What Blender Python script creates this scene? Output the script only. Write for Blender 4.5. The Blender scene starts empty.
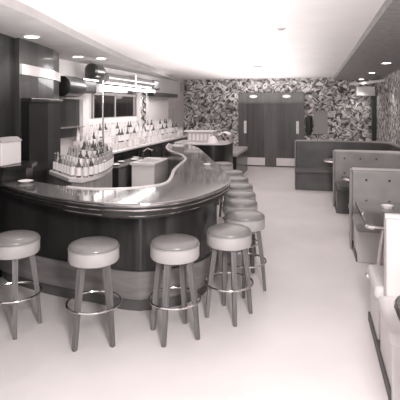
import bpy, bmesh, math, random
from mathutils import Vector, Matrix
random.seed(7)
R = math.radians
PI = math.pi
scene = bpy.context.scene
col = scene.collection

# ------------------------------------------------------------------ camera, world, lights, exposure
YAW = R(14.2)
cam_d = bpy.data.cameras.new('camera')
cam_d.sensor_width = 36
cam_d.lens = 40.5
cam_d.shift_y = -0.2325
cam_d.clip_start = 0.05
cam = bpy.data.objects.new('camera', cam_d)
cam.location = (0, 0, 1.8)
cam.rotation_euler = (R(90), 0, YAW)
col.objects.link(cam)
scene.camera = cam

w = bpy.data.worlds.new('world')
scene.world = w
w.use_nodes = True
w.node_tree.nodes['Background'].inputs[0].default_value = (1, .965, .955, 1)
w.node_tree.nodes['Background'].inputs[1].default_value = 1.0

def area(name, loc, size, power, target=None, rot=None, sy=None):
    d = bpy.data.lights.new(name, 'AREA')
    d.energy = power
    d.size = size
    d.color = (1, .98, .97)
    if sy:
        d.shape = 'RECTANGLE'; d.size_y = sy
    o = bpy.data.objects.new(name, d)
    o.location = loc
    if target:
        o.rotation_euler = (Vector(target) - Vector(loc)).to_track_quat('-Z', 'Y').to_euler()
    elif rot:
        o.rotation_euler = rot
    col.objects.link(o)
    return o

area('photographer_flash', (.45, .35, 2.25), .5, 100, target=(-.6, 7, .9))
area('ceiling_fill', (-1.4, 8.0, 1.9), 2.4, 125, rot=(PI, 0, 0), sy=11)  # unseen fill added below the ceiling, no fixture there
area('backbar_fill', (-3.2, 8.6, 2.35), .3, 26, rot=(R(0), R(55), 0), sy=4.5)  # unseen fill added to brighten the back bar wall

vs = scene.view_settings
vs.view_transform = 'Standard'
vs.look = 'None'
vs.exposure = 0.3
vs.gamma = 1
vs.use_curve_mapping = False

# ------------------------------------------------------------------ materials (warm-toned greys)
def g(v, warm=1.0):
    return (min(1, v*1.045), v*.985, v*.98, 1)

def mat(name, v, rough=.5, metal=0, coat=0, noise=None, bump=0, grain=None, spec=.5, trans=0, emit=0):
    m = bpy.data.materials.new(name)
    m.use_nodes = True
    nt = m.node_tree
    b = nt.nodes['Principled BSDF']
    b.inputs['Base Color'].default_value = g(v)
    b.inputs['Roughness'].default_value = rough
    b.inputs['Metallic'].default_value = metal
    b.inputs['Coat Weight'].default_value = coat
    b.inputs['Coat Roughness'].default_value = .06
    b.inputs['Specular IOR Level'].default_value = spec
    b.inputs['Transmission Weight'].default_value = trans
    if emit:
        b.inputs['Emission Color'].default_value = (1, .97, .95, 1)
        b.inputs['Emission Strength'].default_value = emit
    if noise or grain:
        tc = nt.nodes.new('ShaderNodeTexCoord')
        mp = nt.nodes.new('ShaderNodeMapping')
        nt.links.new(tc.outputs['Object'], mp.inputs[0])
        n = nt.nodes.new('ShaderNodeTexNoise')
        n.inputs['Detail'].default_value = 5
        if grain:
            mp.inputs['Scale'].default_value = grain[0]
            amt = grain[1]
            n.inputs['Scale'].default_value = 1
            n.inputs['Distortion'].default_value = .6
        else:
            n.inputs['Scale'].default_value = noise[0]
            amt = noise[1]
        nt.links.new(mp.outputs[0], n.inputs[0])
        cr = nt.nodes.new('ShaderNodeValToRGB')
        cr.color_ramp.elements[0].position = .3
        cr.color_ramp.elements[1].position = .7
        cr.color_ramp.elements[0].color = g(v*(1-amt))
        cr.color_ramp.elements[1].color = g(min(.95, v*(1+amt)))
        nt.links.new(n.outputs['Fac'], cr.inputs[0])
        nt.links.new(cr.outputs[0], b.inputs['Base Color'])
        if bump:
            bp = nt.nodes.new('ShaderNodeBump')
            bp.inputs['Strength'].default_value = bump
            bp.inputs['Distance'].default_value = .01
            nt.links.new(n.outputs['Fac'], bp.inputs['Height'])
            nt.links.new(bp.outputs[0], b.inputs['Normal'])
    return m

M = {}
M['floor'] = mat('pale_linoleum', .80, .38, noise=(1.3, .05))
M['ceil'] = mat('ceiling_plaster', .74, .8, noise=(2, .03))
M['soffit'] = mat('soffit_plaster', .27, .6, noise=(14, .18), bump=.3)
M['soffit_l'] = mat('soffit_paint', .42, .6, noise=(4, .08))
M['wall'] = mat('painted_wall', .52, .7, noise=(3, .05))
M['wood_dark'] = mat('dark_veneer', .02, .3, coat=.3, grain=((9, 9, .7), .35))
M['wall_veneer'] = mat('near_wall_veneer', .022, .5, coat=.08, spec=.3, grain=((9, 9, .7), .35))
M['wood_pier'] = mat('pier_veneer', .045, .3, coat=.25, spec=.35, grain=((7, 7, .5), .45))
M['wood_front'] = mat('bar_front_veneer', .026, .28, coat=.25, grain=((6, 6, .6), .45))
M['kick'] = mat('kick_wood', .20, .5, grain=((1.5, 1.5, 14), .25))
M['island_wood'] = mat('island_wood', .34, .45, grain=((14, 14, 1.2), .25))
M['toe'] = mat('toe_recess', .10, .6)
M['bartop'] = mat('bar_top_laminate', .17, .10, coat=.8, noise=(1.5, .08))
M['bartop'].node_tree.nodes['Principled BSDF'].inputs['IOR'].default_value = 3.0
M['valance'] = mat('valance_veneer', .13, .2, coat=.8, grain=((7, 1, 7), .3))
M['cabinet_dark'] = mat('upright_cabinet_veneer', .012, .45, spec=.25)
M['chrome'] = mat('chrome', .72, .14, metal=1)
M['seat_top'] = mat('stool_vinyl_top', .22, .30, noise=(6, .12), coat=.1)
M['seat_band'] = mat('stool_vinyl_band', .42, .45, noise=(5, .05))
M['leg'] = mat('stool_leg_wood', .15, .4, grain=((30, 30, 2), .3))
M['door'] = mat('door_veneer', .085, .35, grain=((10, 10, .8), .3), coat=.2)
M['doorframe'] = mat('door_frame_wood', .125, .4, grain=((10, 10, .8), .2))
M['white'] = mat('white_enamel', .82, .35)
M['vinyl'] = mat('booth_vinyl', .33, .38, noise=(5, .10), bump=.1)
M['vinyl_dark'] = mat('booth_vinyl_dark', .085, .3, noise=(3, .3))
M['vinyl_flashlit'] = mat('booth_vinyl_flashlit', .62, .4, noise=(3, .05))  # same booth vinyl with the flash brightness put into its colour
M['piping'] = mat('booth_piping', .55, .35)
M['button'] = mat('tuft_button', .05, .5)
M['seat_light'] = mat('booth_seat_base', .62, .45, noise=(3, .08))
M['tabletop'] = mat('table_laminate', .13, .12, coat=.6, noise=(4, .15))
M['bottle_pale'] = mat('pale_bottle_glass', .72, .12, coat=.5)
M['bottle_dark'] = mat('dark_bottle_glass', .06, .08, coat=.8)
M['bottle_mid'] = mat('mid_bottle_glass', .30, .1, coat=.8)
M['label'] = mat('paper_label', .85, .6)
M['cap'] = mat('bottle_cap', .5, .3, metal=.6)
M['glass'] = mat('clear_glassware', .9, .05, coat=.6, trans=.25)
M['mirror'] = mat('mirror', .62, .03, metal=1)
M['mirror_dark'] = mat('tinted_mirror', .30, .05, metal=1)
M['tube'] = mat('fluorescent_tube', .9, .4, emit=6)
M['lamp'] = mat('downlight_lens', .9, .4, emit=14)
M['black'] = mat('black_enamel', .03, .4)
M['counter'] = mat('pale_counter', .78, .25, coat=.3)
M['grey'] = mat('grey_panel', .33, .5)
M['equip'] = mat('stainless_steel', .55, .25, metal=.8)

def wallpaper():
    m = bpy.data.materials.new('leaf_wallpaper')
    m.use_nodes = True
    nt = m.node_tree
    N = nt.nodes.new; L = nt.links.new
    b = nt.nodes['Principled BSDF']
    b.inputs['Roughness'].default_value = .7
    tc = N('ShaderNodeTexCoord')
    sep = N('ShaderNodeSeparateXYZ'); L(tc.outputs['Object'], sep.inputs[0])
    ad = N('ShaderNodeMath'); L(sep.outputs[0], ad.inputs[0]); L(sep.outputs[1], ad.inputs[1])
    cmb = N('ShaderNodeCombineXYZ'); L(ad.outputs[0], cmb.inputs[0]); L(sep.outputs[2], cmb.inputs[1])
    nz = N('ShaderNodeTexNoise'); nz.inputs['Scale'].default_value = 5; nz.inputs['Detail'].default_value = 1
    L(cmb.outputs[0], nz.inputs[0])
    sb = N('ShaderNodeVectorMath'); sb.operation = 'SUBTRACT'; L(nz.outputs['Color'], sb.inputs[0]); sb.inputs[1].default_value = (.5, .5, .5)
    ml = N('ShaderNodeVectorMath'); ml.operation = 'SCALE'; L(sb.outputs[0], ml.inputs[0]); ml.inputs['Scale'].default_value = .28
    wv = N('ShaderNodeVectorMath'); wv.operation = 'ADD'; L(cmb.outputs[0], wv.inputs[0]); L(ml.outputs[0], wv.inputs[1])
    masks = []
    for ang, off in ((35, 0), (-50, 3.3), (80, 7.1)):
        mp = N('ShaderNodeMapping')
        mp.vector_type = 'POINT'
        mp.inputs['Rotation'].default_value = (0, 0, R(ang))
        mp.inputs['Location'].default_value = (off, off, 0)
        L(wv.outputs[0], mp.inputs[0])
        m2 = N('ShaderNodeMapping')
        m2.inputs['Scale'].default_value = (4.8, 12.5, 1)
        L(mp.outputs[0], m2.inputs[0])
        v = N('ShaderNodeTexVoronoi')
        v.voronoi_dimensions = '2D'
        v.inputs['Scale'].default_value = 1
        v.inputs['Randomness'].default_value = .75
        L(m2.outputs[0], v.inputs['Vector'])
        r = N('ShaderNodeMapRange')
        r.inputs['From Min'].default_value = .42
        r.inputs['From Max'].default_value = .30
        L(v.outputs['Distance'], r.inputs['Value'])
        # each leaf has its own tone
        s = N('ShaderNodeSeparateColor'); L(v.outputs['Color'], s.inputs[0])
        t = N('ShaderNodeMapRange'); t.inputs['To Min'].default_value = .25; t.inputs['To Max'].default_value = 1
        L(s.outputs[0], t.inputs['Value'])
        mu = N('ShaderNodeMath'); mu.operation = 'MULTIPLY'
        L(r.outputs[0], mu.inputs[0]); L(t.outputs[0], mu.inputs[1])
        masks.append(mu.outputs[0])
    mx = N('ShaderNodeMath'); mx.operation = 'MAXIMUM'; L(masks[0], mx.inputs[0]); L(masks[1], mx.inputs[1])
    sc_ = N('ShaderNodeMath'); sc_.operation = 'MULTIPLY'; L(masks[2], sc_.inputs[0]); sc_.inputs[1].default_value = .35
    mx2 = N('ShaderNodeMath'); mx2.operation = 'MAXIMUM'; L(mx.outputs[0], mx2.inputs[0]); L(sc_.outputs[0], mx2.inputs[1])
    cr = N('ShaderNodeValToRGB')
    cr.color_ramp.elements[0].color = g(.055)
    cr.color_ramp.elements[1].color = g(.80)
    L(mx2.outputs[0], cr.inputs[0]); L(cr.outputs[0], b.inputs['Base Color'])
    return m
M['paper'] = wallpaper()

# ------------------------------------------------------------------ mesh helpers
def obj(name, bm, m, parent=None, smooth=False, bevel=0):
    me = bpy.data.meshes.new(name)
    bmesh.ops.recalc_face_normals(bm, faces=bm.faces[:])
    if smooth:
        for f in bm.faces: f.smooth = True
    bm.to_mesh(me); bm.free()
    me.materials.append(M[m] if isinstance(m, str) else m)
    o = bpy.data.objects.new(name, me)
    col.objects.link(o)
    if parent: o.parent = parent
    if bevel:
        bv = o.modifiers.new('bevel', 'BEVEL'); bv.width = bevel; bv.segments = 3; bv.limit_method = 'ANGLE'
    if smooth:
        try: me.set_sharp_from_angle(angle=R(40))
        except Exception: pass
    return o

def box(bm, x0, x1, y0, y1, z0, z1):
    vs_ = [bm.verts.new(p) for p in ((x0,y0,z0),(x1,y0,z0),(x1,y1,z0),(x0,y1,z0),(x0,y0,z1),(x1,y0,z1),(x1,y1,z1),(x0,y1,z1))]
    for f in ((0,3,2,1),(4,5,6,7),(0,1,5,4),(1,2,6,5),(2,3,7,6),(3,0,4,7)):
        bm.faces.new([vs_[i] for i in f])
    return bm

def B(x0, x1, y0, y1, z0, z1):
    return box(bmesh.new(), x0, x1, y0, y1, z0, z1)

def prism(pts, z0, z1, bm=None):
    bm = bm or bmesh.new()
    lo = [bm.verts.new((x, y, z0)) for x, y in pts]
    hi = [bm.verts.new((x, y, z1)) for x, y in pts]
    n = len(pts)
    bm.faces.new(lo[::-1]); bm.faces.new(hi)
    for i in range(n):
        bm.faces.new((lo[i], lo[(i+1) % n], hi[(i+1) % n], hi[i]))
    return bm

def strip(A, Bp, z0, z1, bm=None):
    """solid band between two equally sampled plan curves"""
    bm = bm or bmesh.new()
    n = len(A)
    q = [[bm.verts.new((p[0], p[1], z)) for p in P] for P in (A, Bp) for z in (z0, z1)]
    a0, a1, b0, b1 = q
    for i in range(n-1):
        bm.faces.new((a1[i], a1[i+1], b1[i+1], b1[i]))
        bm.faces.new((a0[i], b0[i], b0[i+1], a0[i+1]))
        bm.faces.new((a0[i], a0[i+1], a1[i+1], a1[i]))
        bm.faces.new((b0[i], b1[i], b1[i+1], b0[i+1]))
    for i in (0, n-1):
        bm.faces.new((a0[i], a1[i], b1[i], b0[i]))
    return bm

def catmull(P, n):
    P = [Vector((p[0], p[1])) for p in P]
    E_ = [P[0]*2-P[1]] + P + [P[-1]*2-P[-2]]
    out = []
    for i in range(1, len(E_)-2):
        p0, p1, p2, p3 = E_[i-1:i+3]
        for k in range(20):
            t = k/20
            out.append(.5*((2*p1) + (p2-p0)*t + (2*p0-5*p1+4*p2-p3)*t*t + (3*p1-p0-3*p2+p3)*t**3))
    out.append(P[-1])
    L_ = [0]
    for i in range(1, len(out)): L_.append(L_[-1] + (out[i]-out[i-1]).length)
    res = []; j = 0
    for k in range(n):
        d = L_[-1]*k/(n-1)
        while j < len(L_)-2 and L_[j+1] < d: j += 1
        s = (d-L_[j])/max(1e-9, L_[j+1]-L_[j])
        res.append(out[j].lerp(out[j+1], min(1, max(0, s))))
    return res

def offset(C, d):
    out = []
    for i, p in enumerate(C):
        t = (C[min(i+1, len(C)-1)] - C[max(i-1, 0)]).normalized()
        out.append(p + Vector((-t.y, t.x))*d)
    return out

def lathe(prof, seg=24, bm=None, at=(0, 0, 0)):
    bm = bm or bmesh.new()
    rings = []
    for r, z in prof:
        if r < 1e-5: rings.append([bm.verts.new((at[0], at[1], at[2]+z))])
        else: rings.append([bm.verts.new((at[0]+r*math.cos(2*PI*k/seg), at[1]+r*math.sin(2*PI*k/seg), at[2]+z)) for k in range(seg)])
    for a_, b_ in zip(rings, rings[1:]):
        for k in range(seg):
            k2 = (k+1) % seg
            if len(a_) == 1 and len(b_) == 1: break
            if len(a_) == 1: bm.faces.new((a_[0], b_[k2], b_[k]))
            elif len(b_) == 1: bm.faces.new((a_[k], a_[k2], b_[0]))
            else: bm.faces.new((a_[k], a_[k2], b_[k2], b_[k]))
    if len(rings[0]) > 1: bm.faces.new(rings[0][::-1])
    if len(rings[-1]) > 1: bm.faces.new(rings[-1])
    return bm

def tube(path, r, seg=8, closed=False, bm=None):
    bm = bm or bmesh.new()
    P = [Vector(p) for p in path]; n = len(P); rings = []
    for i, p in enumerate(P):
        if closed: t = P[(i+1) % n]-P[i-1]
        else: t = P[min(i+1, n-1)]-P[max(i-1, 0)]
        t.normalize()
        up = Vector((0, 0, 1)) if abs(t.z) < .95 else Vector((1, 0, 0))
        u = t.cross(up).normalized(); v = u.cross(t)
        rings.append([bm.verts.new(p + u*r*math.cos(2*PI*k/seg) + v*r*math.sin(2*PI*k/seg)) for k in range(seg)])
    m_ = n if closed else n-1
    for i in range(m_):
        a_, b_ = rings[i], rings[(i+1) % n]
        for k in range(seg): bm.faces.new((a_[k], a_[(k+1) % seg], b_[(k+1) % seg], b_[k]))
    if not closed:
        bm.faces.new(rings[0]); bm.faces.new(rings[-1])
    return bm

def tag(o, label=None, cat=None, group=None, kind=None):
    if label: o['label'] = label
    if cat: o['category'] = cat
    if group: o['group'] = group
    if kind: o['kind'] = kind
    return o

def thing(name, label, cat, loc=(0, 0, 0), rz=0, group=None):
    o = bpy.data.objects.new(name, None)
    o.empty_display_size = .1
    col.objects.link(o)
    o.location = loc; o.rotation_euler = (0, 0, rz)
    return tag(o, label, cat, group)

def struct(name, bm, m, label=None, cat=None, **k):
    o = obj(name, bm, m, **k)
    return tag(o, label, cat, kind='structure')

def dup(root, loc, rz, label=None, group=None):
    r = root.copy(); col.objects.link(r); r.location = loc; r.rotation_euler = (0, 0, rz)
    if label: r['label'] = label
    if group: r['group'] = group
    for ch in list(root.children):
        c = ch.copy(); col.objects.link(c); c.parent = r
        for s in list(ch.children):
            d = s.copy(); col.objects.link(d); d.parent = c
    return r

# ------------------------------------------------------------------ the room
H = 2.58      # low soffits
HC = 2.66     # centre ceiling
YB = 13.7     # back wall
struct('floor', B(-5.2, 2.2, -1.5, YB+.2, -.1, 0), 'floor', 'pale linoleum floor of the lounge', 'floor')
struct('ceiling', B(-5.2, 2.2, -1.5, YB+.2, HC, HC+.1), 'ceil', 'bright white centre ceiling of the lounge', 'ceiling')
# right hand soffit
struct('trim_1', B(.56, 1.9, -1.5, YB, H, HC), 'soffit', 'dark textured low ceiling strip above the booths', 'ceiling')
# left hand soffit with a sweeping edge
E1 = catmull([(-2.0, -1.5), (-2.1, 1.0), (-2.3, 3.0), (-2.4, 3.6), (-2.63, 4.7), (-3.15, 7.4), (-3.4, 9.2), (-3.75, 11.5), (-4.1, 13.7)], 60)
W1 = catmull([(-5.1, -1.5), (-5.1, 6), (-5.1, 13.7)], 60)
struct('trim_2', strip(E1, W1, H, HC), 'soffit_l', 'grey low ceiling strip curving above the bar', 'ceiling')
struct('wall_back', B(-4.2, 1.9, YB, YB+.15, 0, HC), 'paper', 'back wall in leaf patterned wallpaper', 'wall')
struct('wall_right', B(1.72, 1.87, -1.5, YB, 0, HC), 'paper', 'right wall in leaf patterned wallpaper behind booths', 'wall')
struct('wall_left', B(-4.15, -4.0, 4.4, YB, 0, HC), 'wall', 'plain grey painted wall behind the bar', 'wall')
# near panelled wall and the veneered pier
struct('wall_near_left', prism([(-2.68, 1.5), (-3.03, 3.3), (-3.28, 4.42), (-3.6, 4.42), (-3.1, 1.5)], 0, HC), 'wall_veneer', 'dark panelled wall at the left edge', 'wall')
p = struct('wall_pier', prism([(-3.22, 4.42), (-3.30, 4.9), (-3.44, 5.45), (-3.64, 5.92), (-4.0, 5.92), (-4.0, 4.42)], 0, HC), 'wood_pier', 'glossy dark veneered pier left of the back bar', 'wall')
bnd = bmesh.new()  # strip added to stand for light reflected in the glossy veneer
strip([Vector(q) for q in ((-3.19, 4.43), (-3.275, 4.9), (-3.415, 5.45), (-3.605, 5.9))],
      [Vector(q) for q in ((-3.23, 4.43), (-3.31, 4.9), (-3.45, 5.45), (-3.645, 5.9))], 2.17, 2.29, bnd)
tag(obj('reflection_band', bnd, mat('painted_reflection', .8, .35, metal=.6)), 'pale strip added as a light reflection across the dark veneered pier', 'painted reflection')
struct('trim_3', B(-4.0, 1.72, YB-.03, YB, H-.10, H), 'paper', 'narrow wallpaper border above the doors', 'trim')
struct('baseboard_back', B(.25, 1.72, YB-.02, YB, 0, .12), 'doorframe', 'dark skirting along the back wall', 'baseboard')

# ------------------------------------------------------------------ swing doors in the back wall
fr = tag(obj('trim_4', B(-2.24, -2.10, YB-.06, YB, 0, 2.24), 'doorframe'), 'dark wood surround of the two swing doors', 'door frame', kind='structure')
for x0, x1 in ((-1.37, -1.15), (-.40, -.27)):
    box_ = obj('door_post', B(x0, x1, YB-.06, YB, 0, 2.0), 'doorframe', fr)
obj('door_header', B(-2.10, -.27, YB-.06, YB, 2.0, 2.24), 'doorframe', fr)
def door(i, x0, x1, plate_x, label):
    d = tag(obj('door_%d' % i, B(x0, x1, YB-.045, YB-.005, .01, 2.0), 'door'), label, 'door', kind='structure')
    s = B(x0, x0+.09, YB-.055, YB-.045, .01, 2.0); box(s, x1-.09, x1, YB-.055, YB-.045, .01, 2.0)
    box(s, x0+.09, x1-.09, YB-.055, YB-.045, 1.88, 2.0)
    obj('stile', s, 'doorframe', d)
    obj('kick_plate', B(x0+.06, x1-.06, YB-.063, YB-.055, .04, .27), 'white', d)
    obj('push_plate', B(plate_x-.04, plate_x+.04, YB-.067, YB-.055, 1.0, 1.38), 'white', d, bevel=.01)
door(1, -2.10, -1.37, -2.03, 'left dark swing door with white kick plate')
door(2, -1.15, -.40, -.47, 'right dark swing door with white kick plate')
for x, lab in ((-1.78, 'small white oval sign above the left swing door'), (-.79, 'small white oval sign above the right swing door')):
    bm = bmesh.new()
    lathe([(0, 0), (.11, 0), (.12, .012), (.10, .02), (0, .022)], 24, bm)
    bmesh.ops.scale(bm, vec=(1, .42, 1), verts=bm.verts)
    bmesh.ops.rotate(bm, matrix=Matrix.Rotation(R(90), 3, 'X'), verts=bm.verts)
    o = obj('door_sign', bm, 'white', smooth=True); o.location = (x, YB-.06, 2.12)
    tag(o, lab, 'sign')

# small veneered panel and coat on the wall right of the doors
pn = thing('wall_panel', 'plain grey rectangular panel on wallpaper right of doors', 'panel', (.2, YB, 1.0))
obj('board', B(-.21, .19, -.03, 0, 0, .68), 'grey', pn, bevel=.004)
bm = lathe([(0, 0), (.06, .0), (.10, .12), (.09, .4), (.11, .5), (.04, .56), (0, .57)], 16)
bmesh.ops.scale(bm, vec=(1, .5, 1), verts=bm.verts)
ct = thing('hanging_coat', 'dark narrow garment hanging between right door and grey panel', 'coat', (-.14, YB-.07, .98))
obj('body', bm, 'black', ct, smooth=True)
obj('hook', tube([(0, .0, .56), (0, 0, .61), (0, .04, .63), (0, .07, .62)], .008), 'chrome', ct)

# vent unit in the far right corner
v = thing('vent_unit', 'white slatted vent box high on back wall corner', 'vent', (1.42, YB-.005, 2.12))
obj('housing', B(-.24, .26, -.12, 0, 0, .26), 'white', v, bevel=.01)
for k in range(5): obj('slat', B(-.21, .23, -.13, -.12, .03+k*.045, .05+k*.045), 'counter', v)
cv = [(.95+1.0*t_, 13.68-.9*math.sin(t_*PI/2)**2) for t_ in [k/14 for k in range(15)]]
cvA = [Vector((1.0+.7*(k/14), 13.66-1.5*(k/14)**2)) for k in range(15)]
tag(obj('curved_cornice', strip(cvA, offset(cvA, .04), 2.44, 2.50), 'white'), 'white curved cornice lip rounding the far right corner', 'cornice')

struct('trim_5', B(1.60, 1.72, YB-.14, YB, 0, 2.1), 'wood_front', 'dark wood post in the far right corner', 'post')
# ------------------------------------------------------------------ downlights
def downlight(x, y, z, label, grp):
    t_ = thing('downlight', label, 'ceiling light', (x, y, z), 0, grp)
    bm = bmesh.new()
    lathe([(.075, -.001), (.095, -.001), (.09, -.012), (.07, -.012), (.07, -.004)], 24, bm)
    obj('trim_ring', bm, 'white', t_, smooth=True)
    obj('lens', lathe([(0, -.008), (.068, -.008), (.068, -.002), (0, -.002)], 20), 'lamp', t_, smooth=True)
    d = bpy.data.lights.new('downlight_bulb', 'SPOT'); d.energy = 22; d.spot_size = R(110); d.spot_blend = .6; d.shadow_soft_size = .06
    d.color = (1, .96, .93)
    l = bpy.data.objects.new('downlight_bulb', d); col.objects.link(l); l.parent = t_; l.location = (0, 0, -.03)
    return t_
for (x, y), lab in zip(((1.24, 8.5), (1.27, 10.8), (1.28, 13.25)),
        ('nearest lit downlight in the dark strip above booths', 'middle lit downlight in the dark strip above booths', 'farthest lit downlight in the strip, above the wall vent')):
    downlight(x, y, H, lab, 'downlights above the booths')
for (x, y), lab in zip(((-3.02, 4.35), (-3.28, 6.55), (-3.52, 6.25)),
        ('lit downlight above the glossy veneered pier', 'right one of the paired downlights above the back bar', 'left one of the paired downlights above the back bar')):
    downlight(x, y, H, lab, 'downlights above the bar')
for (x, y), lab in (((-1.15, 9.5), 'flat round ceiling diffuser nearer the swing doors'), ((-.35, 5.0), 'small round ceiling diffuser closer to the viewer')):
    t_ = thing('ceiling_diffuser', lab, 'ceiling vent', (x, y, HC))
    obj('rim', lathe([(.0, -.006), (.13, -.006), (.16, 0), (0, 0)] if y > 6 else [(0, -.006), (.05, -.006), (.06, 0), (0, 0)], 24), 'wall', t_, smooth=True)
    obj('disc', lathe([(0, -.02), (.09, -.018), (.10, -.008), (0, -.006)] if y > 6 else [(0, -.02), (.03, -.018), (.035, -.008), (0, -.006)], 24), 'grey', t_, smooth=True)

# ------------------------------------------------------------------ the bar
O = catmull([(-3.5, 4.2), (-3.08, 3.92), (-2.49, 3.58), (-1.94, 3.37), (-1.57, 3.32), (-1.27, 3.39), (-1.02, 3.66), (-.88, 4.08), (-.84, 4.5), (-.92, 4.95),
             (-1.14, 5.6), (-1.47, 6.5), (-1.8, 7.4), (-2.1, 8.2), (-2.42, 8.8), (-2.78, 9.15)], 130)
I = catmull([(-3.6, 4.5), (-3.2, 4.30), (-2.75, 4.08), (-2.2, 3.88), (-1.87, 3.90), (-1.62, 4.04), (-1.47, 4.3), (-1.53, 4.7), (-1.66, 5.2), (-1.76, 5.8),
             (-1.86, 6.4), (-2.12, 7.0), (-2.45, 7.5), (-2.72, 8.1), (-2.86, 8.6), (-2.95, 8.95)], 130)
kI = next(i for i, q in enumerate(I) if q.x > -2.3)
bar = thing('bar_counter', 'long curving dark veneered bar counter with glossy top', 'bar counter', (-1.9, 4.1, 0))
bar.location = (0, 0, 0)
def tuck(d):
    # the front panel tucks further under the top towards the rounded nose
    out = []
    for i, p_ in enumerate(O):
        t = (O[min(i+1, len(O)-1)] - O[max(i-1, 0)]).normalized()
        k_ = 1 if p_.y > 4.5 else min(1, max(0, (p_.x+3.1)/1.05))
        k2 = min(1, max(0, (p_.y-3.45)/.6)) if p_.x > -1.5 or p_.y > 4.5 else 0
        out.append(p_ + Vector((-t.y, t.x))*(d - .30*(1-k_) - .22*k2))
    return out
top = obj('bar_top', strip(O, I, .995, 1.03), 'bartop', bar, bevel=.006)
obj('front_panel', strip(tuck(.36), tuck(.40), .36, .97), 'wood_front', bar, smooth=True)
obj('under_rail', strip(offset(O, .05), tuck(.36), .90, .95), 'wood_dark', bar, smooth=True)
obj('edge_moulding', strip(offset(O, .012), offset(O, .10), .93, .995), 'wood_dark', bar, smooth=True)
obj('kick_board', strip(tuck(.34), tuck(.40), .12, .36), 'kick', bar, smooth=True)
obj('toe_recess', strip(tuck(.39), tuck(.45), 0, .12), 'toe', bar, smooth=True)
for z, dd in ((1.012, -.004), (.972, .006)):
    obj('chrome_trim', tube([(q.x, q.y, z) for q in offset(O, dd)], .008, 6), 'chrome', bar, smooth=True)
obj('lower_trim', tube([(q.x, q.y, .925) for q in offset(O, .045)], .011, 6), 'chrome', bar, smooth=True)
obj('inner_rim', strip(offset(I, -.035)[kI:], offset(I, -.0)[kI:], 1.03, 1.04), 'counter', bar, smooth=True)
kW = next(i for i, q in enumerate(I) if q.y > 4.5 and q.x > -2)
obj('inner_wall', strip(offset(I, -.03)[kW:], offset(I, -.005)[kW:], 0, .99), 'wood_dark', bar, smooth=True)

# ------------------------------------------------------------------ stools
def make_stool():
    t_ = thing('bar_stool', '', 'bar stool')
    obj('seat_band', lathe([(.165, .61), (.186, .615), (.194, .63), (.194, .705), (.19, .715), (.18, .715), (.0, .715)], 40), 'seat_band', t_, smooth=True)
    obj('seat_cushion', lathe([(.183, .712), (.192, .722), (.192, .732), (.182, .745), (.15, .758), (.09, .766), (0, .769)], 40), 'seat_top', t_, smooth=True)
    obj('seat_piping', tube([(.193*math.cos(a_), .193*math.sin(a_), .716) for a_ in [2*PI*k/40 for k in range(40)]], .0045, 6, True), 'vinyl', t_, smooth=True)
    for k in range(4):
        a_ = PI/2*k + PI/4
        c_, s_ = math.cos(a_), math.sin(a_)
        bm = bmesh.new()
        rings = []
        for r_, z_, h_ in ((.125, .62, .022), (.168, .3, .019), (.195, 0, .0145)):
            rings.append([bm.verts.new((c_*(r_+dx*h_) - s_*dy*h_, s_*(r_+dx*h_) + c_*dy*h_, z_)) for dx, dy in ((-1,-1),(1,-1),(1,1),(-1,1))])
        for a2, b2 in zip(rings, rings[1:]):
            for q in range(4): bm.faces.new((a2[q], a2[(q+1) % 4], b2[(q+1) % 4], b2[q]))
        bm.faces.new(rings[0]); bm.faces.new(rings[-1])
        obj('leg', bm, 'leg', t_)
    obj('foot_ring', tube([(.205*math.cos(a_), .205*math.sin(a_), .29) for a_ in [2*PI*k/48 for k in range(48)]], .0085, 8, True), 'chrome', t_, smooth=True)
    obj('apron', B(-.11, .11, -.11, .11, .585, .615), 'leg', t_)
    return t_
stools = [
 (-2.364, 3.189, 82, 'round padded bar stool cut by the left photo edge, before the bar'),
 (-1.652, 3.179, 27, 'second padded bar stool from the left along the bar front'),
 (-1.066, 3.406, 37, 'padded bar stool standing alone before middle of dark bar front'),
 (-0.711, 3.833, 70, 'fourth padded bar stool, nearest one at the bar rounded corner'),
 (-0.659, 4.412, 50, 'fifth bar stool, just behind the one at the rounded corner'),
 (-0.8, 4.987, 10, 'sixth bar stool, second behind the corner stool on aisle side'),
 (-0.88, 5.466, 35, 'seventh bar stool, in the middle of the aisle side row'),
 (-0.99, 6.04, 70, 'eighth bar stool, halfway up the aisle side row'),
 (-1.13, 6.61, 15, 'ninth bar stool, third from far end of the row'),
 (-1.3, 7.25, 48, 'tenth bar stool, second from far end of the row'),
 (-1.66, 8.30, 30, 'farthest bar stool, beside the low bench near swing doors')]
st = make_stool()
for i, (x, y, a_, lab) in enumerate(stools):
    if i == 0:
        st.location = (x, y, 0); st.rotation_euler = (0, 0, R(a_)); st['label'] = lab; st['group'] = 'bar stools along the bar'
    else: dup(st, (x, y, 0), R(a_), lab, 'bar stools along the bar')

# ------------------------------------------------------------------ back counters
bc = thing('back_counter', 'long pale topped counter along the mirrored wall', 'counter', (0, 0, 0))
obj('counter_top', B(-3.98, -3.45, 6.2, 12.4, .96, 1.0), 'counter', bc, bevel=.008)
obj('cabinet', B(-3.98, -3.5, 6.25, 12.35, 0, .96), 'wood_dark', bc)
for k in range(8):
    y0 = 6.35+k*.75
    d_ = obj('cabinet_door', B(-3.5, -3.485, y0, y0+.68, .12, .9), 'wood_front', bc, bevel=.004)
    obj('handle', B(-3.485, -3.46, y0+.28, y0+.40, .78, .80), 'chrome', d_)
for z, x1 in ((1.10, -3.68), (1.22, -3.82)):
    obj('display_step', B(-3.98, x1, 6.9, 12.2, 1.0, z), 'counter', bc)

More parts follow.
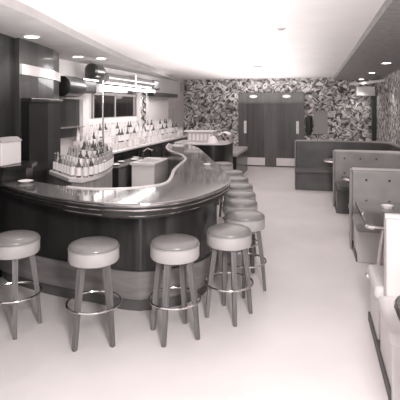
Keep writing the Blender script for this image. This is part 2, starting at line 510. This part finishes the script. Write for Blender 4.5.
# near back counter and the bottle island
isl_pts = [(-3.22, 4.50), (-2.80, 4.42), (-2.43, 4.50)]
isl = catmull([(-2.43, 4.40), (-2.40, 4.75), (-2.52, 5.3), (-2.70, 5.75), (-2.86, 5.92), (-3.02, 5.85)], 24)
poly = [(-3.14, 4.88), (-2.60, 4.42), (-2.43, 4.40)] + [(q.x, q.y) for q in isl[1:]] + [(-3.24, 5.4)]
il = thing('bottle_island', 'round ended counter island stepped for beer bottles', 'counter', (0, 0, 0))
obj('island_top', prism(poly, .98, 1.02), 'counter', il)
cx = sum(q[0] for q in poly)/len(poly); cy = sum(q[1] for q in poly)/len(poly)
def shrink(P, f, dx=0, dy=0): return [((x-cx)*f+cx+dx, (y-cy)*f+cy+dy) for x, y in P]
obj('island_base', prism(shrink(poly, .93), 0, .98), 'island_wood', il)
obj('display_step', prism(shrink(poly, .74, -.05, .07), 1.02, 1.08), 'counter', il)
obj('display_step', prism(shrink(poly, .48, -.10, .12), 1.08, 1.14), 'counter', il)

nb = thing('side_counter', 'dark back counter below the pale box at left edge', 'counter', (0, 0, 0))
obj('counter_top', prism([(-3.15, 3.86), (-2.99, 3.86), (-2.88, 4.16), (-2.98, 4.40), (-3.2, 4.40), (-3.26, 4.36)], 1.16, 1.20), 'wood_dark', nb)
obj('cabinet', prism([(-3.15, 3.90), (-3.04, 3.90), (-2.95, 4.16), (-3.02, 4.38), (-3.2, 4.38)], 1.03, 1.16), 'wood_dark', nb)

bx = thing('pale_box', 'pale box with grey slanted lid at the left edge', 'box', (-3.05, 3.9, 1.20))
obj('body', B(-.11, 0, 0, .32, 0, .24), 'white', bx, bevel=.01)
bm = bmesh.new()
ps = [(-.115, -.01, .24), (.01, -.01, .24), (.01, .33, .24), (-.115, .33, .24), (-.105, .02, .285), (-.03, .02, .285), (-.03, .3, .285), (-.105, .3, .285)]
q = [bm.verts.new(p_) for p_ in ps]
for f in ((0,3,2,1),(4,5,6,7),(0,1,5,4),(1,2,6,5),(2,3,7,6),(3,0,4,7)): bm.faces.new([q[i] for i in f])
obj('lid', bm, 'grey', bx)

# upright cabinet against the pier
uc = thing('upright_cabinet', 'tall dark cabinet with metal edged top against veneered pier', 'cabinet', (0, 0, 0))
A_ = [Vector(q_) for q_ in ((-3.12, 4.46), (-3.2, 4.95), (-3.28, 5.2), (-3.36, 5.5))]
B_ = [Vector(q_) for q_ in ((-3.22, 4.46), (-3.30, 4.95), (-3.38, 5.2), (-3.455, 5.5))]
obj('body', strip(A_, B_, 1.03, 1.86), 'cabinet_dark', uc)
A2 = [p_+Vector((.03, 0)) for p_ in A_]
obj('top_shelf', strip(A2, B_, 1.86, 1.90), 'wood_dark', uc)
obj('edge_trim', tube([(p_.x, p_.y, 1.895) for p_ in A2], .008), 'chrome', uc)
obj('leg_base', strip([p_-Vector((.02, 0)) for p_ in A_], B_, 0, 1.03), 'wood_dark', uc)

# ------------------------------------------------------------------ back bar: canopies, mirrors, lights
XW = -4.0
dc = thing('display_niche', 'dark framed display niche between pier and mirror', 'niche', (0, 0, 0))
obj('back_panel', B(-3.93, -3.91, 5.95, 7.0, 1.30, 1.93), 'wood_front', dc)
obj('shelf', B(-3.91, -3.80, 5.97, 6.98, 1.46, 1.475), 'equip', dc)
fm = B(XW+.01, -3.84, 7.0, 7.2, 1.30, 2.06); box(fm, XW+.01, -3.84, 6.45, 7.0, 1.93, 2.06)
obj('white_frame', fm, 'counter', dc)
# rolled dark canopy
rc = thing('rolled_canopy', 'dark rolled canopy scroll beside the veneered pier', 'canopy', (-3.72, 6.1, 2.12))
bm = lathe([(0, 0), (.10, 0), (.155, .02), (.165, .1), (.165, .42), (.155, .5), (.10, .52), (0, .52)], 28)
bmesh.ops.rotate(bm, matrix=Matrix.Rotation(R(-90), 3, 'X'), verts=bm.verts)
obj('scroll', bm, 'wood_dark', rc, smooth=True)
obj('bracket', B(-.28, -.1, .05, .45, -.05, .05), 'wood_dark', rc)
c2 = thing('canopy_box', 'dark square canopy box right of the rolled scroll', 'canopy', (0, 0, 0))
obj('box', B(XW+.01, -3.62, 6.60, 7.08, 2.03, 2.24), 'wood_dark', c2, bevel=.03)
obj('top_lip', B(XW+.01, -3.60, 6.58, 7.10, 2.24, 2.26), 'chrome', c2)
pl = thing('chrome_pole', 'thin chrome pole standing on the back counter', 'pole', (-3.58, 7.22, 1.0))
obj('rod', tube([(0, 0, 0), (0, 0, 1.26)], .015, 10), 'chrome', pl, smooth=True)
obj('base_flange', lathe([(0, 0), (.04, 0), (.04, .01), (.02, .02), (0, .02)], 16), 'chrome', pl, smooth=True)

va = thing('back_bar_valance', 'dark glossy valance with light strip above the mirror', 'valance', (0, 0, 0))
bm = lathe([(0, 0), (.09, 0), (.125, .03), (.125, .30), (.11, .34), (0, .36)], 24)
bmesh.ops.rotate(bm, matrix=Matrix.Rotation(R(-90), 3, 'X'), verts=bm.verts)
e_ = obj('end_scroll', bm, 'wood_dark', va, smooth=True); e_.location = (-3.66, 6.92, 2.42)
for y0, y1 in ((7.35, 8.5), (8.56, 9.75)):
    n_ = 12; a1 = []; 
    bm = bmesh.new()
    prof = [(-3.62+.10*math.sin(PI*k/n_), 2.22+.20*k/n_) for k in range(n_+1)] + [(XW+.01, 2.42), (XW+.01, 2.22)]
    lo = [bm.verts.new((x, y0, z)) for x, z in prof]; hi = [bm.verts.new((x, y1, z)) for x, z in prof]
    bm.faces.new(lo); bm.faces.new(hi)
    for k in range(len(prof)): bm.faces.new((lo[k], lo[(k+1) % len(prof)], hi[(k+1) % len(prof)], hi[k]))
    obj('rolled_panel', bm, 'valance', va, smooth=True)
obj('divider', B(XW+.01, -3.50, 8.5, 8.56, 2.21, 2.44), 'chrome', va)
obj('end_cap', B(XW+.01, -3.55, 9.75, 10.15, 2.2, 2.42), 'wood_dark', va, bevel=.03)
obj('light_strip', B(-3.66, -3.60, 7.25, 9.95, 2.135, 2.185), 'tube', va, bevel=.01)
obj('end_block', B(-3.72, -3.56, 7.12, 7.25, 2.04, 2.2), 'counter', va, bevel=.03)

mr = thing('back_bar_mirror', 'tinted panelled mirror below the light strip', 'mirror', (0, 0, 0))
obj('glass', B(XW+.005, XW+.02, 7.6, 9.72, 1.6, 2.2), 'mirror_dark', mr)
fb = bmesh.new()
for y in (7.6, 8.55, 9.68): box(fb, XW+.02, XW+.035, y, y+.04, 1.6, 2.1)
box(fb, XW+.02, XW+.035, 7.6, 9.72, 2.03, 2.08)
obj('frame', fb, 'grey', mr)
tag(obj('splashback', B(XW+.004, XW+.03, 7.22, 9.73, 1.0, 1.58), 'white', bevel=.004), 'white splashback behind the glassware under the tinted mirror', 'splashback')
oc = thing('ornamental_column', 'pale column with carved dark vine between mirrors', 'column', (XW+.01, 9.75, 1.22))
obj('shaft', B(0, .10, 0, .55, 0, .98), 'counter', oc, bevel=.01)
obj('leaf_reflection', B(.10, .108, .02, .34, .3, .94), 'paper', oc)  # wallpaper reflection painted onto the column face
vn = bmesh.new()
for k in range(9):
    s_ = 1 if k % 2 else -1
    tube([(.11, .2+s_*.02, .08+k*.1), (.12, .2+s_*.09, .12+k*.1), (.12, .2+s_*.05, .17+k*.1), (.11, .2-s_*.02, .18+k*.1)], .018, 6, bm=vn)
obj('vine_carving', vn, 'vinyl_dark', oc, smooth=True)
m2 = thing('far_mirror', 'mirror with bright reflection painted white, beyond the ornamental column', 'mirror', (0, 0, 0))
obj('glass', B(XW+.005, XW+.02, 10.45, 12.1, 1.22, 2.06), 'white', m2)  # the mirror's bright reflection is put in as plain white
obj('header', B(XW+.005, -3.72, 10.2, 12.15, 2.06, 2.16), 'wood_dark', m2, bevel=.01)
obj('slanted_side', prism([(XW+.01, 12.12), (XW+.14, 12.12), (XW+.14, 12.2), (XW+.01, 12.2)], 1.22, 1.75), 'grey', m2)
sp = thing('wall_speaker', 'small dark box high on the wall near back corner', 'speaker', (XW, 13.45, 2.28))
obj('body', B(0, .12, -.12, .14, 0, .24), 'grey', sp, bevel=.01)
obj('grille', B(.12, .125, -.09, .11, .03, .21), 'black', sp)

# ------------------------------------------------------------------ bottles and glasses
def make_bottle(name, s, body, lab=True):
    t_ = thing(name, '', 'bottle')
    r = .034*s
    obj('glass_body', lathe([(0, 0), (r*.9, 0), (r, .01), (r, .15*s), (r*.85, .175*s), (r*.38, .21*s), (r*.34, .255*s), (0, .256*s)], 12), body, t_, smooth=True)
    obj('cap', lathe([(0, .255*s), (r*.42, .255*s), (r*.42, .272*s), (0, .274*s)], 10), 'cap', t_, smooth=True)
    if lab: obj('paper_label', lathe([(r*1.03, .025*s), (r*1.03, .14*s)], 12), 'label', t_, smooth=True)
    return t_
def make_glass():
    t_ = thing('drinking_glass', '', 'glass')
    obj('bowl', lathe([(0, 0), (.025, 0), (.026, .006), (.035, .115), (.032, .115), (.024, .012), (0, .010)], 14), 'glass', t_, smooth=True)
    return t_
protos = {}
def put(kind, x, y, z, lab, grp):
    if kind not in protos:
        if kind == 'dark': o = make_bottle('beer_bottle', .80, 'bottle_dark')
        elif kind == 'mid': o = make_bottle('beer_bottle', .82, 'bottle_mid')
        elif kind == 'pale': o = make_bottle('liquor_bottle', .95, 'bottle_pale')
        elif kind == 'liq': o = make_bottle('liquor_bottle', 1.0, 'bottle_dark')
        else: o = make_glass()
        protos[kind] = o
        o.location = (x, y, z); o['label'] = lab; o['group'] = grp
    else:
        dup(protos[kind], (x, y, z), random.random()*6, lab, grp)

def inside(P, x, y):
    c_ = False; n = len(P)
    for i in range(n):
        x1, y1 = P[i]; x2, y2 = P[i-1]
        if (y1 > y) != (y2 > y) and x < (x2-x1)*(y-y1)/(y2-y1)+x1: c_ = not c_
    return c_
def edge_walk(P, step):
    out = []; n = len(P)
    for i in range(n):
        a_, b_ = Vector(P[i]), Vector(P[(i+1) % n]); L_ = (b_-a_).length
        out.append((a_, b_, L_))
    res = []; acc = 0
    for a_, b_, L_ in out:
        while acc < L_:
            res.append(a_.lerp(b_, acc/L_)); acc += step
        acc -= L_
    return res
tiers = ((.88, 1.02, 'lowest', 0, 0), (.60, 1.08, 'middle', -.05, .07), (.28, 1.14, 'top', -.10, .12))
for f, z, nm, dx, dy in tiers:
    for i, q_ in enumerate(edge_walk(shrink(poly, f, dx, dy), .10)):
        if nm == 'lowest' and q_.x < -3.1: continue
        k_ = random.choice(('mid', 'dark', 'mid'))
        put(k_, q_.x, q_.y, z, ('labelled bottle in the %s row of the bottle island' % nm), 'bottles in the %s row of the bottle island' % nm)
y = 6.95
while y < 12.15:
    for x, z, nm, ks in ((-3.57, 1.0, 'front row', ('glass', 'glass', 'glass', 'pale')), (-3.74, 1.10, 'middle row', ('glass', 'pale', 'glass', 'liq')), (-3.9, 1.22, 'rear row', ('pale', 'pale', 'liq', 'pale'))):
        k_ = random.choice(ks)
        if abs(y-7.22) < .08 and nm == 'front row': continue
        kn = 'drinking glass' if k_ == 'glass' else 'liquor bottle'
        put(k_, x+random.uniform(-.02, .02), y+random.uniform(-.015, .015), z, '%s in the %s on the mirrored back counter' % (kn, nm), '%s %s on the back counter' % (kn, nm))
    y += .13

# ------------------------------------------------------------------ working side of the bar
sk = thing('underbar_sink', 'pale steel underbar sink station inside the bar curve', 'sink', (-2.73, 7.35, 0))
obj('body', B(-.20, .20, -.40, .40, .12, .84), 'counter', sk, bevel=.01)
rm = bmesh.new()
box(rm, -.22, .22, -.42, -.34, .84, .88); box(rm, -.22, .22, .34, .42, .84, .88); box(rm, -.22, -.16, -.34, .34, .84, .88); box(rm, .16, .22, -.34, .34, .84, .88)
obj('rim', rm, 'counter', sk)
obj('basin', B(-.16, .16, -.34, .34, .841, .846), 'grey', sk)
obj('faucet', tube([(-.18, .07, .88), (-.18, .07, 1.02), (-.1, .07, 1.08), (0, .07, 1.04)], .012), 'chrome', sk, smooth=True)
for sx in (-.17, .17):
    for sy in (-.36, .36): obj('leg', B(sx-.02, sx+.02, sy-.02, sy+.02, 0, .12), 'equip', sk)
cl = thing('chest_cooler', 'low dark chest cooler between bottle island and sink', 'cooler', (-3.1, 7.0, 0))
obj('body', B(-.22, .12, -.45, 1.0, .05, .82), 'wood_dark', cl, bevel=.01)
obj('lid', B(-.23, .13, -.46, .25, .82, .85), 'black', cl, bevel=.01)
obj('lid', B(-.23, .13, .28, 1.01, .82, .85), 'black', cl, bevel=.01)
for (sx, sy) in ((0., -.3), (0., .8)): obj('plinth', B(sx-.2, sx+.1, sy-.1, sy+.1, 0, .05), 'black', cl)
for (x, y, r_), lab in zip(((-3.12, 6.75, .07), (-3.2, 7.15, .06), (-3.1, 7.5, .075), (-3.2, 7.8, .06)),
    ('nearest pale dish on the dark chest cooler', 'second pale dish on the dark chest cooler', 'largest pale dish on the dark chest cooler', 'farthest pale dish on the dark chest cooler')):
    o = obj('dish', lathe([(0, 0), (r_*.5, 0), (r_, .022), (r_*.95, .024), (r_*.5, .008), (0, .007)], 20), 'white', smooth=True)
    o.location = (x, y, .85); tag(o, lab, 'dish', 'pale dishes on the chest cooler')

# items on the bar top
o = obj('bar_towel', B(-.12, .12, -.07, .07, 0, .018), 'white', bevel=.006); o.location = (-2.62, 8.62, 1.03)
tag(o, 'small folded white towel on far end of the bar top', 'towel')
for (x, y, r_), lab in zip(((-2.84, 4.0, .075), (-1.36, 5.75, .05)), ('small white dish on the dark left part of the bar top', 'small white dish on the bar top beside the aisle stools')):
    o = obj('dish', lathe([(0, 0), (r_*.5, 0), (r_, .022), (r_*.95, .024), (r_*.5, .008), (0, .007)], 20), 'white', smooth=True)
    o.location = (x, y, 1.03); tag(o, lab, 'dish')
at = thing('ashtray', 'small dark ashtray on the bar top near the aisle edge', 'ashtray', (-1.22, 5.35, 1.03))
obj('dish', lathe([(0, 0), (.045, 0), (.055, .025), (.046, .025), (.036, .008), (0, .008)], 18), 'bottle_mid', at, smooth=True)

# ------------------------------------------------------------------ far service counter, rail and bench
sc_ = thing('service_counter', 'far service counter with dark curved front beyond bar', 'counter', (0, 0, 0))
cA = catmull([(-3.0, 9.55), (-2.55, 9.35), (-2.1, 9.30), (-1.85, 9.45), (-1.78, 9.75)], 20)
cB = catmull([(-3.0, 10.3), (-2.7, 10.3), (-2.4, 10.3), (-2.1, 10.3), (-1.82, 10.3)], 20)
obj('counter_top', strip(cA, cB, .99, 1.02), 'counter', sc_, smooth=True)
obj('front_panel', strip(offset(cA, .04), cB, 0, .99), 'wood_dark', sc_, smooth=True)
rb = thing('pale_console', 'pale console with overhanging top on far service counter', 'console', (-2.45, 9.85, 1.02))
obj('body', B(-.30, .28, -.12, .2, 0, .22), 'wall', rb, bevel=.01)
obj('lid', B(-.38, .30, -.16, .24, .22, .25), 'white', rb, bevel=.006)
for k in range(6): obj('slat', B(-.27+k*.09, -.22+k*.09, -.128, -.12, .04, .18), 'counter', rb)
o = tag(obj('draped_cloth', None or lathe([(0, 0), (.12, 0), (.11, .05), (.08, .11), (.03, .15), (0, .16)], 18), 'white', smooth=True), 'crumpled white cloth heap beside the pale console', 'cloth')
o.location = (-2.13, 9.55, 1.02)
rl = thing('chrome_rail', 'nested chrome service hoops at the end of the far counter', 'rail', (-1.93, 9.72, 1.02))
for k, (rr, yy) in enumerate(((.14, 0), (.14, .14), (.14, .28))):
    obj('hoop', tube([(-rr, yy, 0)] + [(-rr*math.cos(PI*j/12), yy, .08+rr*math.sin(PI*j/12)) for j in range(13)] + [(rr, yy, 0)], .013), 'chrome', rl, smooth=True)
obj('cross_bar', tube([(0, 0, .22), (0, .28, .22)], .010), 'chrome', rl)
bn = thing('low_bench', 'low dark bench with pale padded top beside the doors', 'bench', (-2.02, 10.9, 0))
obj('base', B(-.24, .18, 0, 1.9, 0, .58), 'wood_dark', bn)
for k in range(3): obj('cushion', B(-.26, .20, -.02+k*.64, .60+k*.64, .58, .68), 'seat_band', bn, bevel=.03)

# ------------------------------------------------------------------ booths
def button_grid(par, xs, zs, y):
    for x in xs:
        for z in zs:
            bm = lathe([(0, 0), (.016, 0), (.013, .007), (0, .010)], 10)
            bmesh.ops.rotate(bm, matrix=Matrix.Rotation(R(90), 3, 'X'), verts=bm.verts)
            o_ = obj('tuft_button', bm, 'button', par, smooth=True); o_.location = (x, y, z)

def back_path(x0, yb, wrap):
    """plan curve of a booth back: along x then rounding towards the viewer by the wall"""
    P = [(x0, yb), (x0+.4, yb), (1.2, yb)]
    if wrap: P += [(1.42, yb-.06), (1.53, yb-.20), (1.57, yb-.42), (1.57, yb-wrap)]
    else: P += [(1.58, yb)]
    out = []
    for a_, b_ in zip(P, P[1:]): out += [Vector(a_).lerp(Vector(b_), k/5) for k in range(5)]
    out.append(Vector(P[-1])); return out

def booth(label, x0, yb, wrap, mback, top=1.0, near=True, far=True, seat='vinyl', side='vinyl', btn=True, mseat='seat_light'):
    t_ = thing('booth_bench', label, 'booth seat', (0, 0, 0))
    C_ = back_path(x0, yb, wrap)
    D_ = offset(C_, .13)     # thickness away from viewer
    obj('backrest', strip(C_, D_, .1, top), mback, t_, bevel=.02)
    mid = offset(C_, .065)
    obj('top_piping', tube([(q.x, q.y, top) for q in mid], .028, 8), 'piping' if mback != 'vinyl_dark' else 'vinyl', t_, smooth=True)
    xb = x0
    if mback == 'vinyl_flashlit': x0 = x0-.06
    if near:
        obj('seat_base', B(x0+.02, 1.57, yb-.50, yb, 0, .36), mseat, t_, bevel=.01)
        obj('seat_cushion', B(x0, 1.57, yb-.56, yb, .36, .46), seat, t_, bevel=.035)
    if far:
        obj('seat_base', B(x0+.02, 1.68, yb+.13, yb+.58, 0, .36), mseat, t_, bevel=.01)
        obj('seat_cushion', B(x0, 1.68, yb+.13, yb+.66, .36, .46), seat, t_, bevel=.035)
    obj('plinth', B(x0+.005, 1.6, yb-(.48 if near else 0), yb+(.6 if far else .13), 0, .07), 'toe', t_)
    x0 = xb
    if mback != 'vinyl_flashlit': obj('end_panel', B(x0-.025, x0, yb-.01, yb+.14, 0, top+.01), side, t_, bevel=.008)
    if btn: button_grid(t_, [x0+.17+.27*k for k in range(4)], (.62, .88), yb)
    return t_
booth('nearest booth bench, back coloured flash bright, cut by the right photo edge', .50, 3.44, 0, 'vinyl_flashlit', side='vinyl_flashlit', seat='vinyl_flashlit', btn=False, mseat='vinyl_flashlit')
booth('second booth bench, grey button tufted back behind the wedge table', .47, 6.0, 1.0, 'vinyl', side='vinyl')
booth('third booth bench, darker tufted back between round tables', .36, 8.45, 1.0, 'vinyl', side='vinyl', seat='vinyl_dark', mseat='vinyl_dark')
# far dark booth, wider than the rest
booth('farthest booth bench, wide dark back facing the room', -.40, 10.5, 1.3, 'vinyl_dark', top=1.02, far=False, side='vinyl', seat='vinyl_dark', btn=False, mseat='vinyl_dark')

def table(name, label, x0, x1, y0, y1, z, legx, legy, footx, footy, rad=.12):
    t_ = thing(name, label, 'table', (0, 0, 0))
    pts = []
    for cx_, cy_, a0 in ((x0+rad, y0+rad, 180), (x1-.01, y0+.01, 270), (x1-.01, y1-.01, 0), (x0+rad, y1-rad, 90)):
        rr = rad if cx_ < x1-.05 else .01
        for k in range(7):
            a_ = R(a0+k*15); pts.append((cx_+rr*math.cos(a_), cy_+rr*math.sin(a_)))
    obj('table_top', prism(pts, z-.03, z), 'tabletop', t_)
    obj('metal_edge', tube([(p_[0], p_[1], z-.015) for p_ in pts], .017, 6, True), 'chrome', t_, smooth=True)
    obj('leg', tube([(legx, legy, z-.03), (footx, footy, .02)], .025, 12), 'chrome', t_, smooth=True)
    obj('foot', lathe([(0, 0), (.13, 0), (.12, .012), (.05, .03), (0, .032)], 24, at=(footx, footy, 0)), 'chrome', t_, smooth=True)
    return t_
table('booth_table', 'wedge cornered dark booth table with bright metal edge', .46, 1.5, 4.22, 5.32, .75, .72, 5.0, .66, 5.1, .06)
table('booth_table', 'round ended dark booth table between second and third benches', .42, 1.5, 6.75, 7.42, .75, .66, 7.1, .66, 7.1, .36)
table('booth_table', 'farthest round ended dark table before the wide booth', .18, 1.45, 9.1, 9.7, .74, .5, 9.4, .5, 9.4, .31)
for x, y, z, lab in ((.74, 5.02, .75, 'small bright ashtray on the wedge cornered booth table'),):
    a2 = thing('ashtray', lab, 'ashtray', (x, y, z))
    obj('dish', lathe([(0, 0), (.05, 0), (.065, .028), (.055, .028), (.04, .008), (0, .008)], 8), 'white', a2)
table('booth_table', 'dark rounded table corner nearest the viewer at the right photo edge', .43, 1.5, 2.0, 2.78, .75, .95, 2.4, .95, 2.4, .2)
